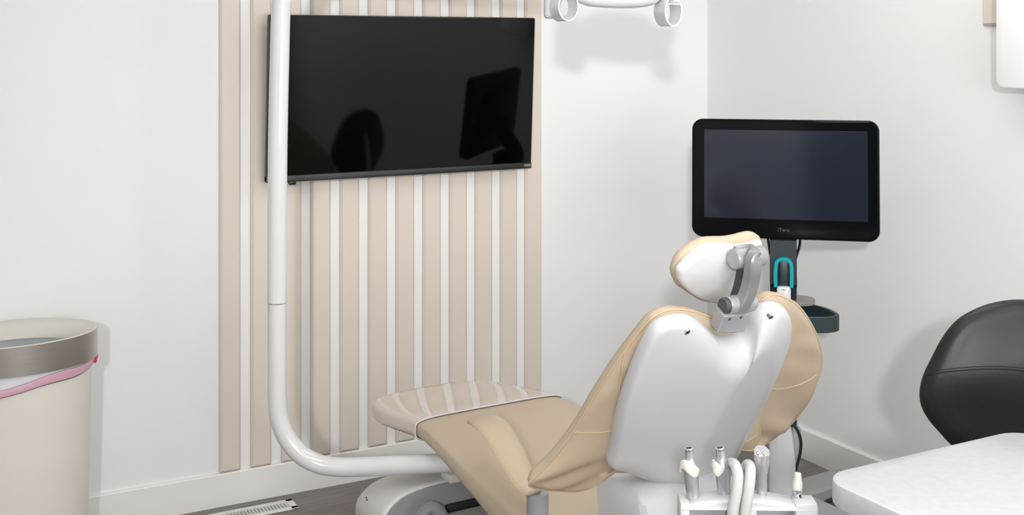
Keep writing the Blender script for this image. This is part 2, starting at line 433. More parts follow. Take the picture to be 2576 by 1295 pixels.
# ================================================================== WASTE BIN
RX, RY, TZ = 0.247, 0.176, 0.700
fr = Frame((-2.722, -0.200, 0)); can = thing('waste_bin', 'cream oval waste bin with brushed steel rim and white liner bag', 'bin', fr)
def ell(rx, ry, z, n=64): return [V((rx * cos(2 * pi * k / n), ry * sin(2 * pi * k / n), z)) for k in range(n)]
v, f = loft([ell(RX * s - 0.010, RY * s - 0.008, z) for s, z in ((0.90, 0.0), (0.915, 0.006), (0.93, 0.15), (0.955, 0.40), (0.975, 0.60), (0.978, 0.64))], cap1=False); geo('body', v, f, M['can'], can)
v, f = loft([ell(RX - 0.006, RY - 0.006, 0.615), ell(RX, RY, 0.616), ell(RX, RY, TZ - 0.001), ell(RX - 0.002, RY - 0.002, TZ), ], cap0=False, cap1=False); sharp(geo('steel_rim', v, f, M['steel'], can), 60)
v, f = loft([ell(RX - 0.001, RY - 0.001, TZ - 0.006), ell(RX - 0.001, RY - 0.001, TZ + 0.001), ell(RX - 0.006, RY - 0.006, TZ + 0.0015), ell(RX - 0.05, RY - 0.042, TZ - 0.022), ell(0.172, 0.107, TZ - 0.040), ell(0.173, 0.108, TZ - 0.043)], cap0=False, cap1=False); geo('funnel_lid', v, f, M['can'], can)
random.seed(3)
def wob(r, a, z): return [V(((r + random.uniform(-a, a)) * RX / 0.247 * cos(2 * pi * k / 64), (r + random.uniform(-a, a)) * RY / 0.247 * sin(2 * pi * k / 64), z + random.uniform(-a, a))) for k in range(64)]
v, f = loft([[p + V((0, 0, random.uniform(-.001, .001))) for p in ell(0.178, 0.113, TZ - 0.0435)], wob(0.172, 0.004, 0.635), wob(0.172, 0.009, 0.60), wob(0.168, 0.012, 0.55), wob(0.15, 0.014, 0.50), wob(0.10, 0.012, 0.47), wob(0.03, 0.008, 0.475)], cap0=False); geo('liner_bag', v, f, M['bag_grey'], can)
# folded bag skirt hanging out below the rim, then the pink drawstring band
def skirt(z0, z1, out, amp):
    rings = []
    for j in range(5):
        t = j / 4; r = []
        for k in range(96):
            a = 2 * pi * k / 96
            zb = z1(a); z = z0 + (zb - z0) * t
            wv = out + amp * sin(a * 23 + 3 * t) * t + amp * 0.6 * sin(a * 11 + 1) * t
            r.append(V(((RX - 0.010 + wv) * cos(a), (RY - 0.008 + wv) * sin(a), z)))
        rings.append(r)
    return loft(rings, cap0=False, cap1=False)
def g(a, c, wd): 
    d = (a - c + pi) % (2 * pi) - pi; return math.exp(-(d / wd) ** 2)
AF = 1.5 * pi
v, f = skirt(0.640, lambda a: 0.603 - 0.032 * g(a, AF - 0.25, 0.85) - 0.004 * sin(a * 9), -0.001, 0.0022); geo('bag_skirt', v, f, M['bag'], can)
# pink band follows below the skirt on the front, rises to the rim at the right end
pth = []
for k in range(40):
    a = AF - 1.1 + 2.75 * k / 39
    z = 0.612 - 0.044 * g(a, AF - 0.35, 0.75) - 0.012 * g(a, AF + 0.85, 0.35)
    pth.append(V(((RX - 0.0075) * cos(a), (RY - 0.0055) * sin(a), z)))
hw = [0.011 + 0.004 * g(a_ / 39, 0.62, 0.12) for a_ in range(40)]
v, f = sweep(pth, 0.0013, seg=8, ry=hw, up=(0, 0, 1)); geo('drawstring_band', v, f, M['pink'], can)
pr = fr.hit(246, 903, (0, -0.02, 0), (0, 1, 0))
a = 0.13
tube('drawstring_end', [V(((RX - 0.004) * cos(a + d), (RY - 0.002) * sin(a + d), 0.612 + dz)) for d, dz in ((-0.42, -0.012), (-0.30, -0.004), (-0.2, 0.0), (-0.1, 0.004))], 0.005, M['red'], can, 8)

# ================================================================== FLOOR REGISTER
fr = Frame((-1.98, -0.1115, 0)); vt = thing('floor_register', 'white slotted floor register set in the grey planks by the baseboard', 'vent', fr)
VL, VW = 0.312, 0.084
bm = bmesh.new()
for sy in (-1, 1): bm_box(bm, (0, sy * (VW / 2 - 0.0095), 0.003), (VL, 0.019, 0.006), 0.0025)
for sx in (-1, 1): bm_box(bm, (sx * (VL / 2 - 0.013), 0, 0.003), (0.026, VW, 0.006), 0.0025)
link('vent_frame', from_bm(bm, 'vent_frame'), M['vent_white'], vt, smooth=False)
box('duct_recess', (0, 0, 0.0004), (VL - 0.05, VW - 0.036, 0.0006), M['hole'], vt)
bm = bmesh.new(); bm_box(bm, (0, 0, 0), (0.0042, VW - 0.034, 0.0075), 0.0006, 1, Matrix.Rotation(RAD(28), 3, 'Y')); fin = from_bm(bm, 'fin'); fin.materials.append(M['vent_white'])
n = 23
for k in range(n):
    o = link('fin', fin, None, vt, smooth=False); o.location = (-VL / 2 + 0.032 + k * (VL - 0.064) / (n - 1), 0, 0.0042)

# ================================================================== DENTAL CHAIR
FR = Frame((-1.4575, -1.7038, 0), RAD(2.7))
ch = thing('dental_chair', 'beige vinyl dental chair with a glossy white back shell, seen from behind', 'dental chair', FR)
AL = RAD(30.7)
Wv = V((0, -sin(AL), cos(AL))); Nb = V((0, cos(AL), sin(AL))); P0 = V((0, 0, 0.56)); Ax = V((1, 0, 0))
def bk(px, py, off=0.0):
    q = FR.hit(px, py, P0 + Nb * off, Nb); return (q.x, (q - P0).dot(Wv))
def bp(a, wq, off): return P0 + Ax * a + Wv * wq + Nb * off

# --- seat and leg rest, one long cushion
def lerp_tab(tab, l):
    for i in range(len(tab) - 1):
        a, b = tab[i], tab[i + 1]
        if a[0] >= l >= b[0]:
            t = (a[0] - l) / (a[0] - b[0]); t = t * t * (3 - 2 * t) if False else t
            return [x + (y_ - x) * t for x, y_ in zip(a, b)]
    return tab[-1]
#        l      halfw  ztop   side thickness
SEAT = [(1.195, 0.120, 0.450, 0.030), (1.186, 0.165, 0.455, 0.042), (1.165, 0.200, 0.459, 0.052), (1.12, 0.225, 0.462, 0.058), (1.05, 0.238, 0.468, 0.060), (0.95, 0.240, 0.479, 0.060),
        (0.79, 0.242, 0.500, 0.060), (0.68, 0.250, 0.500, 0.066), (0.55, 0.262, 0.492, 0.075), (0.42, 0.268, 0.480, 0.092), (0.30, 0.272, 0.468, 0.110), (0.15, 0.272, 0.462, 0.120),
        (0.02, 0.270, 0.466, 0.120), (-0.08, 0.255, 0.468, 0.11), (-0.14, 0.21, 0.462, 0.10), (-0.17, 0.14, 0.452, 0.07)]
def seat_ring(l, n=48, grow=0.0):
    _, hw_, zt, th = lerp_tab(SEAT, l); r = []
    hw_ += grow; zt += grow; th += 2 * grow
    for k in range(n):
        a = 2 * pi * k / n; c_, s_ = cos(a), sin(a)
        ex_ = 0.35 if s_ > 0 else 0.55
        x = hw_ * (abs(c_) ** 0.42) * (1 if c_ >= 0 else -1)
        z = zt - th / 2 + th / 2 * (abs(s_) ** ex_) * (1 if s_ >= 0 else -1)
        dish = 0.018 * max(0, 1 - ((l - 0.25) / 0.45) ** 2) * max(0, 1 - (x / max(hw_, 1e-3)) ** 2) if s_ > 0 else 0
        r.append(V((x, l, z - dish)))
    return r
ls = []
tabl = [s[0] for s in SEAT]
fine = cat_rom([(s[0], s[1], s[2]) for s in SEAT], 4)
fth = cat_rom([(s[0], s[3], 0) for s in SEAT], 4)
SEATF = [(p[0], p[1], p[2], q[1]) for p, q in zip(fine, fth)]
SEAT = SEATF
v, f = loft([seat_ring(s[0]) for s in SEATF]); seat = sharp(geo('seat_cushion', v, f, M['vinyl'], ch), 60)
# clear plastic protective cover over the foot end
cov = [s[0] for s in SEATF if s[0] >= 0.79]
if cov[-1] > 0.791: cov.append(0.79)
v, f = loft([[p + V((0, 0.004, 0)) for p in seat_ring(1.2, grow=0.003)]] + [seat_ring(l, grow=0.0035) for l in cov], cap1=False)
cover = geo('plastic_foot_cover', v, f, M['clear'], ch); tag(cover, 'glossy clear plastic sleeve over the foot end')
hem = [p for p in seat_ring(0.789, n=96, grow=0.0045)]
v, f = sweep(hem, 0.0028, 8, closed=True); geo('cover_hem', v, f, M['clear_edge'], cover)

# --- back cushion, traced round its rim (wings included)
rim_px = [(1330, 1215, .03), (1365, 1226, .03), (1405, 1232, .025), (1452, 1233, .015), (1490, 1218, .005), (1515, 1190, 0), (1560, 1185, 0), (1640, 1190, 0), (1740, 1185, 0), (1810, 1150, 0),
          (1856, 1123, .0), (1866, 1129, .0), (1886, 1131, .0), (1906, 1125, .0), (1960, 1090, .005), (2018, 1030, .01), (2057, 947, .01), (2066, 900, .01), (2054, 845, .01), (2031, 800, .01), (2007, 768, .012), (1984, 752, .015),
          (1960, 741, .02), (1934, 742, .02), (1905, 762, .02), (1872, 792, .02), (1825, 806, .02), (1790, 797, .02), (1740, 781, .02), (1690, 777, .02), (1650, 790, .02), (1620, 818, .02),
          (1560, 895, .025), (1500, 985, .03), (1440, 1085, .03), (1382, 1160, .03)]
rim = []
for px, py, off in rim_px:
    a, q = bk(px, py, off); rim.append((a, q, off))
rim = cat_rom(rim, 5, True)
ccx, ccy = 0.0, 0.22
n_r = len(rim)
def cushion(outline, front, back, inset, nr=7, ne=4):
    R = 0.30; fr_, out = [], []
    def side(te, dome, sg):
        o_ = []
        for k in range(ne + 1):
            ph = k / ne * pi / 2; o_.append((1 - inset / R * (1 - cos(ph)), sg * te * sin(ph)))
        r0 = 1 - inset / R
        for k in range(1, nr): t = k / nr; o_.append((r0 * (1 - t), sg * (te + dome * (1 - (1 - t) ** 2))))
        o_.append((0.02, sg * (te + dome))); return o_
    seq = side(*front, 1)[::-1] + side(*back, -1)[1:]
    rings = []
    for r, h in seq:
        ring = []
        for a, q, off in outline:
            aa, qq = ccx + (a - ccx) * r, ccy + (q - ccy) * r
            oo = 0.0 + (off - 0.0) * r * r
            wr = 0.0
            if h < 0 and abs(aa) > 0.20 and r < 0.985:      # soft creases of the draped wings
                wr = 0.0055 * sin(60 * qq + 34 * abs(aa) + 2.2 * sin(18 * qq)) * min(1, (abs(aa) - 0.20) / 0.05) * (1.0 if qq < 0.20 else 0.45)
            ring.append(bp(aa, qq, oo + h + wr))
        rings.append(ring)
    return loft(rings)
v, f = cushion(rim, (0.030, 0.035), (0.012, 0.004), 0.028, nr=12); back_c = geo('back_cushion', v, f, M['vinyl_wr'], ch)
v, f = sweep([bp(a, q, off - 0.002) for a, q, off in rim], 0.0026, 8, closed=True); geo('rim_piping', v, f, M['piping'], back_c)
def seam(parent, pts, rad=0.0013, m='piping', fr_=FR, lift=0.0006):
    path = [surf_hit(parent, fr_, px, py, lift) for px, py in pts]; path = [p for p in path if p is not None]
    if len(path) > 2: tube('seam', cat_rom(path, 3), rad, M[m], parent, 6)
def dense(pts, n=6): return [(p.x, p.y) for p in cat_rom([(x, y_, 0) for x, y_ in pts], n)]
seam(back_c, dense([(1441, 1087), (1475, 1088), (1510, 1087), (1538, 1083)]))
seam(back_c, dense([(1619, 820), (1594, 850), (1577, 875), (1567, 910), (1560, 956), (1555, 1000), (1548, 1045)]), 0.0020, 'piping')
seam(back_c, dense([(1932, 974), (1960, 978), (2000, 970), (2030, 958), (2054, 942)]))

fl_px = [(1857, 1122), (1863, 1129), (1886, 1131.5), (1901, 1124), (1909, 1095), (1911, 1050), (1909, 1028), (1893, 1050), (1874, 1088)]
flo = cat_rom([(*bk(px, py, -0.026), 0) for px, py in fl_px], 5, True)
fx_ = sum(p[0] for p in flo) / len(flo); fy_ = sum(p[1] for p in flo) / len(flo)
v, f = pillow(flo, (fx_, fy_), lambda a, q, h, r: bp(a, q, -0.026 - h), front=(0.005, 0.004), back=(0.02, 0.0), inset=0.006, nr=3)
flap = geo('wing_corner_lining', v, f, M['vinyl'], ch)
tube('lining_seam', [surf_hit(flap, FR, x, y_, 0.0003) or flo[0] for x, y_ in ((1860, 1119), (1875, 1111), (1890, 1103), (1904, 1093))], 0.0012, M['piping'], flap, 6)
tube('lining_piping', cat_rom([bp(*bk(x, y_, -0.030), -0.030) for x, y_ in ((1911, 1030), (1912, 1065), (1910, 1098), (1903, 1122), (1888, 1132), (1866, 1130.5), (1857, 1122))], 5), 0.0022, M['piping'], flap, 6)

# --- white back shell
sh_px = [(1527, 1164), (1537, 1125), (1550, 1060), (1573, 980), (1602, 905), (1632, 842), (1655, 815), (1690, 800), (1728, 796), (1756, 805), (1779, 824), (1800, 843), (1830, 850), (1858, 843), (1876, 825), (1893, 795), (1915, 775),
         (1945, 764), (1967, 768), (1981, 786), (1985, 815), (1975, 865), (1952, 925), (1918, 1000), (1880, 1075), (1845, 1140), (1812, 1182), (1775, 1198), (1715, 1204), (1650, 1199), (1590, 1184), (1552, 1172)]
sh = [(*bk(px, py, -0.012), 0) for px, py in sh_px]
sh = cat_rom(sh, 4, True)
def shell_fn(a, q, h, r):
    dm = 0.050 * max(0, 1 - sqrt((a - 0.004) ** 2 + 0.00012) / 0.225) * min(1, (1 - r) / 0.22) ** 0.6 if h > 0 else 0
    return bp(a, q, -0.012 - h - dm)
v, f = pillow(sh, (0.0, 0.20), shell_fn, front=(0.018, 0.0), back=(0.022, 0.0), inset=0.012, nr=10, ne=4)
shell = geo('back_shell', v, f, M['shell_white'], ch); tag(shell, 'glossy white moulded shell')
for px, py in ((1728, 834), (1938, 799)):
    p = surf_hit(shell, FR, px, py, 0.0025)
    s_ = lathe('screw', [(0.0, -0.008), (0.0062, -0.008), (0.0062, 0.0012), (0.0050, 0.0016), (0.0046, 0.0004), (0.0, 0.0004)], p, -Nb, M['chrome'], shell, 16)
    lathe('socket', [(0.0, 0.0), (0.0036, 0.0), (0.0036, 0.0009), (0.0, 0.0009)], p, -Nb, M['hole'], s_, 6)

# --- head rest
hc = [(1688, 686), (1692, 664), (1707.5, 640), (1735, 619), (1768, 604), (1794, 600.5), (1824, 600), (1854, 596), (1878, 589.7), (1895, 586.5), (1906, 591), (1913, 601), (1920, 640), (1905, 700), (1875, 738), (1850, 752), (1790, 757), (1757, 752), (1725, 732), (1699, 713)]
def hk(px, py, off):
    a, q = bk(px, py, off); return (a, q, 0)
HO = 0.10
hcl = cat_rom([hk(px, py, HO) for px, py in hc], 5, True)
hcx = sum(p[0] for p in hcl) / len(hcl); hcy = sum(p[1] for p in hcl) / len(hcl)
v, f = pillow(hcl, (hcx, hcy), lambda a, q, h, r: bp(a, q, HO + h), front=(0.020, 0.022), back=(0.012, 0.006), inset=0.022, nr=6)
head = geo('headrest_cushion', v, f, M['vinyl'], ch)
hs = [(1700, 688), (1704, 671), (1731, 643), (1757, 624), (1790, 613.5), (1816, 613), (1850, 615), (1885, 610), (1906, 603), (1915, 609), (1914, 640), (1900, 690), (1878, 728), (1850, 748), (1811, 757), (1781, 755), (1746, 743), (1718, 722), (1703, 703)]
HS = 0.085
hsl = cat_rom([hk(px, py, HS) for px, py in hs], 5, True)
sx_ = sum(p[0] for p in hsl) / len(hsl); sy_ = sum(p[1] for p in hsl) / len(hsl)
v, f = pillow(hsl, (sx_, sy_), lambda a, q, h, r: bp(a, q, HS - h), front=(0.016, 0.012), back=(0.012, 0.0), inset=0.014, nr=6)
hshell = geo('headrest_shell', v, f, M['gloss_white'], ch)
def hb(px, py, off): return bp(*bk(px, py, off), off)
# upper hinge barrel, curved arm, lower hinge barrel, bracket
u0, u1 = hb(1849, 651, 0.045), hb(1905, 641, 0.045)
ua = (u1 - u0); ua.z = 0; ua.normalize(); ulen = (u1 - u0).length
lathe('upper_hinge', [(0.0, -0.006), (0.019, -0.006), (0.0222, -0.003), (0.0222, ulen * 0.60), (0.0215, ulen * 0.602), (0.0215, ulen * 0.63), (0.0222, ulen * 0.632), (0.0222, ulen + 0.012), (0.019, ulen + 0.016), (0.0, ulen + 0.016)], u0, Ax, M['silver_light'], ch, 32)
box('hinge_bridge', hb(1868, 628, 0.058), (0.050, 0.016, 0.022), M['silver'], ch, 0.006, rot=Matrix.Rotation(-AL, 3, 'X').inverted())
l0, l1 = hb(1828, 768, 0.0), hb(1892, 758, 0.0)
llen = (l1 - l0).x
lathe('lower_hinge', [(0.0, 0.0), (0.0178, 0.0), (0.0195, 0.002), (0.0195, llen), (0.0178, llen + 0.002), (0.0, llen + 0.002)], l0, Ax, M['silver_light'], ch, 32)
cap = lathe('hinge_cap', [(0.0, -0.012), (0.015, -0.012), (0.0172, -0.009), (0.0178, 0.001), (0.0, 0.001)], l0, Ax, M['dark_cap'], ch, 28)
arm = cat_rom([hb(1889, 634, 0.046), hb(1894, 646, 0.022), hb(1894, 672, 0.010), hb(1889, 706, 0.003), hb(1880, 738, -0.004), hb(1868, 762, -0.008), hb(1860, 776, -0.008)], 5)
v, f = sweep(arm, 0.0155, 'box', ry=0.0135, up=(0, -cos(AL), -sin(AL))); sharp(geo('headrest_arm', v, f, M['silver'], ch), 40)
arm2 = cat_rom([hb(1872, 662, 0.040), hb(1868, 690, 0.034), hb(1861, 722, 0.026), hb(1852, 750, 0.02)], 5)
v, f = sweep(arm2, 0.0125, 'box', ry=0.010, up=(0, -cos(AL), -sin(AL))); sharp(geo('arm_liner', v, f, M['dark_rubber'], ch), 40)
bq = [bk(px, py, -0.012) for px, py in ((1800, 830), (1868, 828), (1880, 783), (1814, 789))]
ring0 = cat_rom([(*p, 0) for p in bq], 1, True)
def brk(h, s): 
    mx_ = sum(p[0] for p in bq) / 4; my_ = sum(p[1] for p in bq) / 4
    return [bp(mx_ + (p[0] - mx_) * s, my_ + (p[1] - my_) * s, -0.012 + h) for p in bq]
v, f = loft([brk(0.02, 1), brk(-0.006, 1), brk(-0.009, 0.93)]); br = sharp(geo('headrest_bracket', v, f, M['silver_light'], ch), 30)
for px, py in ((1835.5, 802.6), (1864, 798)):
    p = surf_hit(br, FR, px, py, 0)
    if p: lathe('bracket_screw', [(0.0, -0.002), (0.0035, -0.002), (0.0035, 0.0006), (0.0026, 0.001), (0.0, 0.0004)], p, -Nb, M['dark_cap'], br, 12)

# --- arm rests (left visible, right mirrored) and grey posts
def arm_pts(sgn):
    cl = [(0.245, 0.415, 0.606, 0.040), (0.25, 0.385, 0.612, 0.042), (0.255, 0.33, 0.608, 0.042), (0.262, 0.27, 0.590, 0.040), (0.268, 0.21, 0.562, 0.037), (0.27, 0.16, 0.535, 0.032), (0.27, 0.13, 0.520, 0.022)]
    return [V((sgn * a, l, z)) for a, l, z, _ in cl], [q[3] for q in cl]
for sgn in (-1, 1):
    pts, ws = arm_pts(sgn)
    path = cat_rom(pts, 5); wr_ = [p.x for p in cat_rom([(q, 0, 0) for q in ws], 5)]
    v, f = sweep(path, wr_, 16, ry=0.012, up=(0, 0.25, 1)); ar = geo('armrest', v, f, M['vinyl'], ch)
    path2 = [p + V((sgn * w_, 0, -0.001)) for p, w_ in zip(path, wr_)]
    tube('armrest_piping', path2, 0.002, M['piping'], ar, 6)
ppos = FR.at(1352, 1240, 2.70)
tube('armrest_post', [V((ppos.x, ppos.y, 0.30)), V((ppos.x, ppos.y, 0.515))], 0.0255, M['post_grey'], ch, 28)
tube('armrest_post', [V((-ppos.x, ppos.y, 0.30)), V((-ppos.x, ppos.y, 0.515))], 0.0255, M['post_grey'], ch, 28)
box('armrest_rail', (0, ppos.y, 0.315), (-ppos.x * 2 + 0.03, 0.05, 0.03), M['post_grey'], ch, 0.006)

# --- hinge housing, lifting arm, base
hp = [FR.hit(px, py, (0, -0.10, 0), (0, 1, 0)) for px, py in ((1607, 1205), (1803, 1205), (1803, 1295), (1620, 1295))]
ha0 = hp[0].x; ha1 = 0.135
rings = []
for z, s0, s1, ly in ((0.565, 0.012, 0.0, -0.085), (0.545, 0.0, 0.0, -0.11), (0.48, 0.004, 0.0, -0.125), (0.40, 0.012, 0.0, -0.12), (0.30, 0.02, 0.01, -0.11), (0.24, 0.03, 0.02, -0.09)):
    x0, x1 = ha0 + s0, ha1 - s1; b_ = 0.012
    rings.append([V((x0 + b_, ly, z)), V((x1 - b_, ly, z)), V((x1, ly + b_, z)), V((x1, 0.06, z)), V((x0, 0.06, z)), V((x0, ly + b_, z))])
v, f = loft(rings); sharp(geo('hinge_housing', v, f, M['plastic_white'], ch), 40)
box('lift_arm', (0.04, 0.36, 0.335), (0.20, 0.78, 0.09), M['base_grey'], ch, 0.02)
# arch-shaped base cover extruded along the chair
def arch(l, aw0, aw1, zt, s=1.0, n=28):
    cxa = (aw0 + aw1) / 2; hwid = (aw1 - aw0) / 2 * s; r = []
    for k in range(n):
        t = k / (n - 1); an = pi * (1 - t); c_, s_ = cos(an), sin(an)
        x = hwid * (abs(c_) ** 0.40) * (1 if c_ > 0 else -1); z = zt * s * (abs(s_) ** 0.40)
        x *= 1 - 0.30 * max(0, 1 - z / (zt * 0.8))
        r.append(V((cxa + x, l, max(z, 0.0))))
    return r
A0, A1, ZT = -0.392, 0.24, 0.334
rings = [arch(0.765, A0, A1, ZT, 0.90), arch(0.750, A0, A1, ZT, 0.975), arch(0.752, A0, A1, ZT, 0.99), arch(0.758, A0, A1, ZT, 0.997), arch(0.77, A0, A1, ZT), arch(0.90, A0 - 0.01, A1, ZT - 0.012), arch(0.925, A0 - 0.004, A1, ZT - 0.016, 0.985), arch(0.935, A0, A1, ZT - 0.02, 0.95)]
v, f = loft(rings); base = sharp(geo('base_cover', v, f, M['base_white'], ch), 50)
v, f = loft([arch(0.745, A0, A1, ZT, 0.975), arch(0.757, A0, A1, ZT, 0.98)]); sharp(geo('base_end_panel', v, f, M['base_grey'], ch), 40)
box('base_plate', (0.0, 0.50, 0.125), (0.38, 0.46, 0.25), M['base_white'], ch, 0.006, 2)
box('base_slot', (0.0, 0.741, 0.250), (0.35, 0.010, 0.034), M['hole'], ch, 0.001)
box('pole_bracket', FR.at(1142, 1198, 3.235) + V((0.04, 0.01, 0.0)), (0.125, 0.06, 0.024), M['base_white'], ch, 0.006)
for px, py in ((922, 1252), (923, 1258)):
    p = surf_hit(base, FR, px, py, 0)
    if p: lathe('base_screw', [(0.0, -0.001), (0.0030, -0.001), (0.0030, 0.001), (0.0, 0.001)], p, (-1, -0.3, 0.1), M['dark_cap'], base, 10)
# corrugated grey hose rising from the floor beside the base
hpth = cat_rom([FR.at(1048, 1345, 3.12), FR.at(1060, 1302, 3.13), FR.at(1080, 1281, 3.14), FR.at(1104, 1292, 3.15), FR.at(1122, 1330, 3.16)], 26)
v, f = sweep(hpth, [(0.0212, 0.0212, 0.0178, 0.0178)[i % 4] for i in range(len(hpth))], 18); sharp(geo('corrugated_hose', v, f, M['hose_grey'], ch, smooth=True), 20)

# ================================================================== DENTAL OPERATING LIGHT (pole, arm, head)
D = 3.25
pb = at(697, 1000, D)
LF = Frame((pb.x, pb.y, 0), -TH)
dl = thing('dental_light', 'white dental operating light on a tall bent white pole beside the chair', 'lamp', LF)
q = lambda px, py, d=D: LF.at(px, py, d)
R_ = 0.0262
low = [q(1175, 1163, 3.23), q(1110, 1165, 3.23), q(1000, 1169.5, 3.24), q(900, 1174), q(845, 1174), q(800, 1166), q(757, 1143), q(722, 1102), q(703, 1055), q(697, 1000), q(696.5, 900), q(696.5, 762)]
tube('lower_pole', cat_rom(low, 8), R_ * 0.985, M['gloss_white'], dl, 36)
up_ = [q(696.5, 760), q(697.5, 500), q(700, 300), q(704, 120), q(705.5, 60), q(708, 10), q(714, -35), q(732, -80), q(770, -112), q(830, -125), q(1000, -127, 3.22), q(1250, -128, 3.15), q(1400, -128, 3.10)]
tube('upper_pole', cat_rom(up_, 8), [R_ * 1.03] * 200, M['gloss_white'], dl, 36)
# cable hanging tight along the slats comes from the lamp arm; head below the arm end
jt = q(1400, -128, 3.10)
lathe('elbow_joint', [(0.0, -0.10), (0.030, -0.10), (0.034, -0.09), (0.034, 0.03), (0.030, 0.04), (0.0, 0.04)], jt, (0, 0, 1), M['gloss_white'], dl, 28)
zc = lambda py, d=3.1: EYE + (HORIZON - py) * d / F_PX
S = 3.1 / F_PX
hx = lambda px: (px - 1550) * S
lc = LF.at(1550, 0, 3.1)
yaw_v = V((1, 0, 0))
def H(px, py, dy=0.0): return V((lc.x + hx(px), lc.y + dy, zc(py)))
# head: wide shallow bowl, bottom edge bowed
outl = [(1438, -8), (1470, 13), (1510, 19), (1570, 21), (1620, 18), (1655, 6), (1662, -20), (1655, -90), (1630, -118), (1570, -128), (1500, -126), (1452, -108), (1436, -60)]
oc = cat_rom([(hx(x), zc(y_), 0) for x, y_ in outl], 6, True)
v, f = pillow(oc, (hx(1550), zc(-55)), lambda a, z, h, r: V((lc.x + a, lc.y + h, z)), front=(0.03, 0.02), back=(0.025, 0.006), inset=0.03, nr=5)
geo('lamp_head', v, f, M['gloss_white'], dl)
oc2 = [(p[0] * 0.8 + hx(1550) * 0.2, p[1] * 0.72 + zc(-55) * 0.28, 0) for p in oc]
v, f = pillow(oc2, (hx(1550), zc(-55)), lambda a, z, h, r: V((lc.x + a, lc.y + 0.048 + h, z)), front=(0.006, 0.004), back=(0.006, 0), inset=0.006, nr=3)
geo('lamp_lens', v, f, M['lens'], dl)
# two open ring handles: broad flat bands
def ring_handle(pts, dep0, dep1, wdt, th=0.004):
    path = cat_rom([H(px, py, dy) for px, py, dy in pts], 8)
    v_, f_ = sweep(path, wdt, 'box', ry=th, up=None); return v_, f_
def band(cx_, cy_, rx, ry, a0, a1, wd=0.026, th=0.0035, sh_=-0.0225, n_=40):
    """broad ring band, its far edge set to the left of its near edge"""
    rings = []
    for i in range(n_ + 1):
        a = RAD(a0 + (a1 - a0) * i / n_); c_, s_ = cos(a), sin(a)
        def pt(off, far): return V((lc.x + hx(cx_ + rx * c_) + off * c_ + (sh_ if far else 0), lc.y + (wd if far else -wd), zc(cy_ + ry * s_) - off * s_))
        rings.append([pt(th / 2, 0), pt(-th / 2, 0), pt(-th / 2, 1), pt(th / 2, 1)])
    return loft(rings)
v, f = band(1429, 17, 24, 35, 232, -48); sharp(geo('handle', v, f, M['gloss_white'], dl), 40)
v, f = band(1691, 29, 20.5, 36, 262, -28); sharp(geo('handle', v, f, M['gloss_white'], dl), 40)
# yoke bar tying handles and head to the arm
ybar = [H(1392, -10, 0.02), H(1400, -60, 0.03), H(1400, -105, 0.01)]
bm = bmesh.new()
bm_box(bm, H(1404, -10, 0.05), (0.072, 0.05, 0.118), 0.010, 3); link('yoke_block', from_bm(bm, 'yoke_block'), M['plastic_white'], dl)
box('yoke_bar', H(1550, -70, -0.005), (0.34, 0.02, 0.05), M['plastic_white'], dl, 0.006)
box('handle_mount', H(1690, 1, 0.03), (0.045, 0.05, 0.010), M['gloss_white'], dl, 0.003)
box('handle_mount', H(1678, -40, 0.005), (0.04, 0.03, 0.09), M['gloss_white'], dl, 0.006)

# ================================================================== SCANNER ON A WHEELED STAND
SY = -TH - RAD(11.6)
so = at(1970, 700, 3.75)
SF = Frame((so.x, so.y, 0), SY)
sc_ = thing('intraoral_scanner', 'black touchscreen scanner on a navy wheeled stand between the chair and the right wall', 'scanner', SF)
mc = SF.at(1973.5, 451, 3.67); TL = RAD(3.5)
def mp_(x, z, d): return mc + V((x, d * cos(TL) + z * sin(TL), z * cos(TL) - d * sin(TL)))
SW, SH = 0.576, 0.375
v, f = plate(SW, SH, 0.034, 0.040, 0.007, mp_, 8); mon = sharp(geo('monitor', v, f, M['scr_body'], sc_), 18); tag(mon, 'black rounded monitor with a dark glass screen')
v, f = plate(0.501, 0.279, 0.002, 0.0012, 0.0004, lambda x, z, d: mp_(x + 0.001, z + 0.0137, d - 0.0007)); geo('screen_glass', v, f, M['scr_glass'], mon, smooth=False)
text('monitor_logo', 'iTero', 0.0164, M['logo_dim'], mon, basis(mp_(-0.003, -0.1585, -0.0006), (1, 0, 0), V((0, sin(TL), cos(TL)))))
v, f = plate(0.30, 0.20, 0.03, 0.02, 0.006, lambda x, z, d: mp_(x, z, d + 0.038)); sharp(geo('monitor_back_hump', v, f, M['scr_body'], mon), 40)
v, f = sweep(cat_rom([mp_(0, -0.02, 0.075), mp_(0, -0.09, 0.10), V((0, 0.075, 0.94)), V((0, 0.05, 0.88))], 5), 0.035, 'box', ry=0.018); sharp(geo('monitor_neck', v, f, M['navy2'], sc_), 40)
# column with slight waist
cz = lambda py, d=3.72: EYE - (py - HORIZON) * d / F_PX
def colr(z, hw_, y0, y1): return [V((-hw_, y0, z)), V((hw_, y0, z)), V((hw_, y1, z)), V((-hw_, y1, z))]
xo = 0.0
rings = [colr(cz(590), 0.0418, -0.015, 0.045), colr(cz(650), 0.0418, -0.03, 0.03), colr(cz(715), 0.0418, -0.035, 0.03), colr(cz(725), 0.0407, -0.02, 0.03), colr(cz(1075), 0.0407, -0.01, 0.035), colr(0.10, 0.036, -0.01, 0.035)]
v, f = loft(rings); sharp(geo('column', v, f, M['navy'], sc_), 30)
box('column_spine', (0.033, 0.02, 0.55), (0.022, 0.05, 0.50), M['bluegrey'], sc_, 0.004)
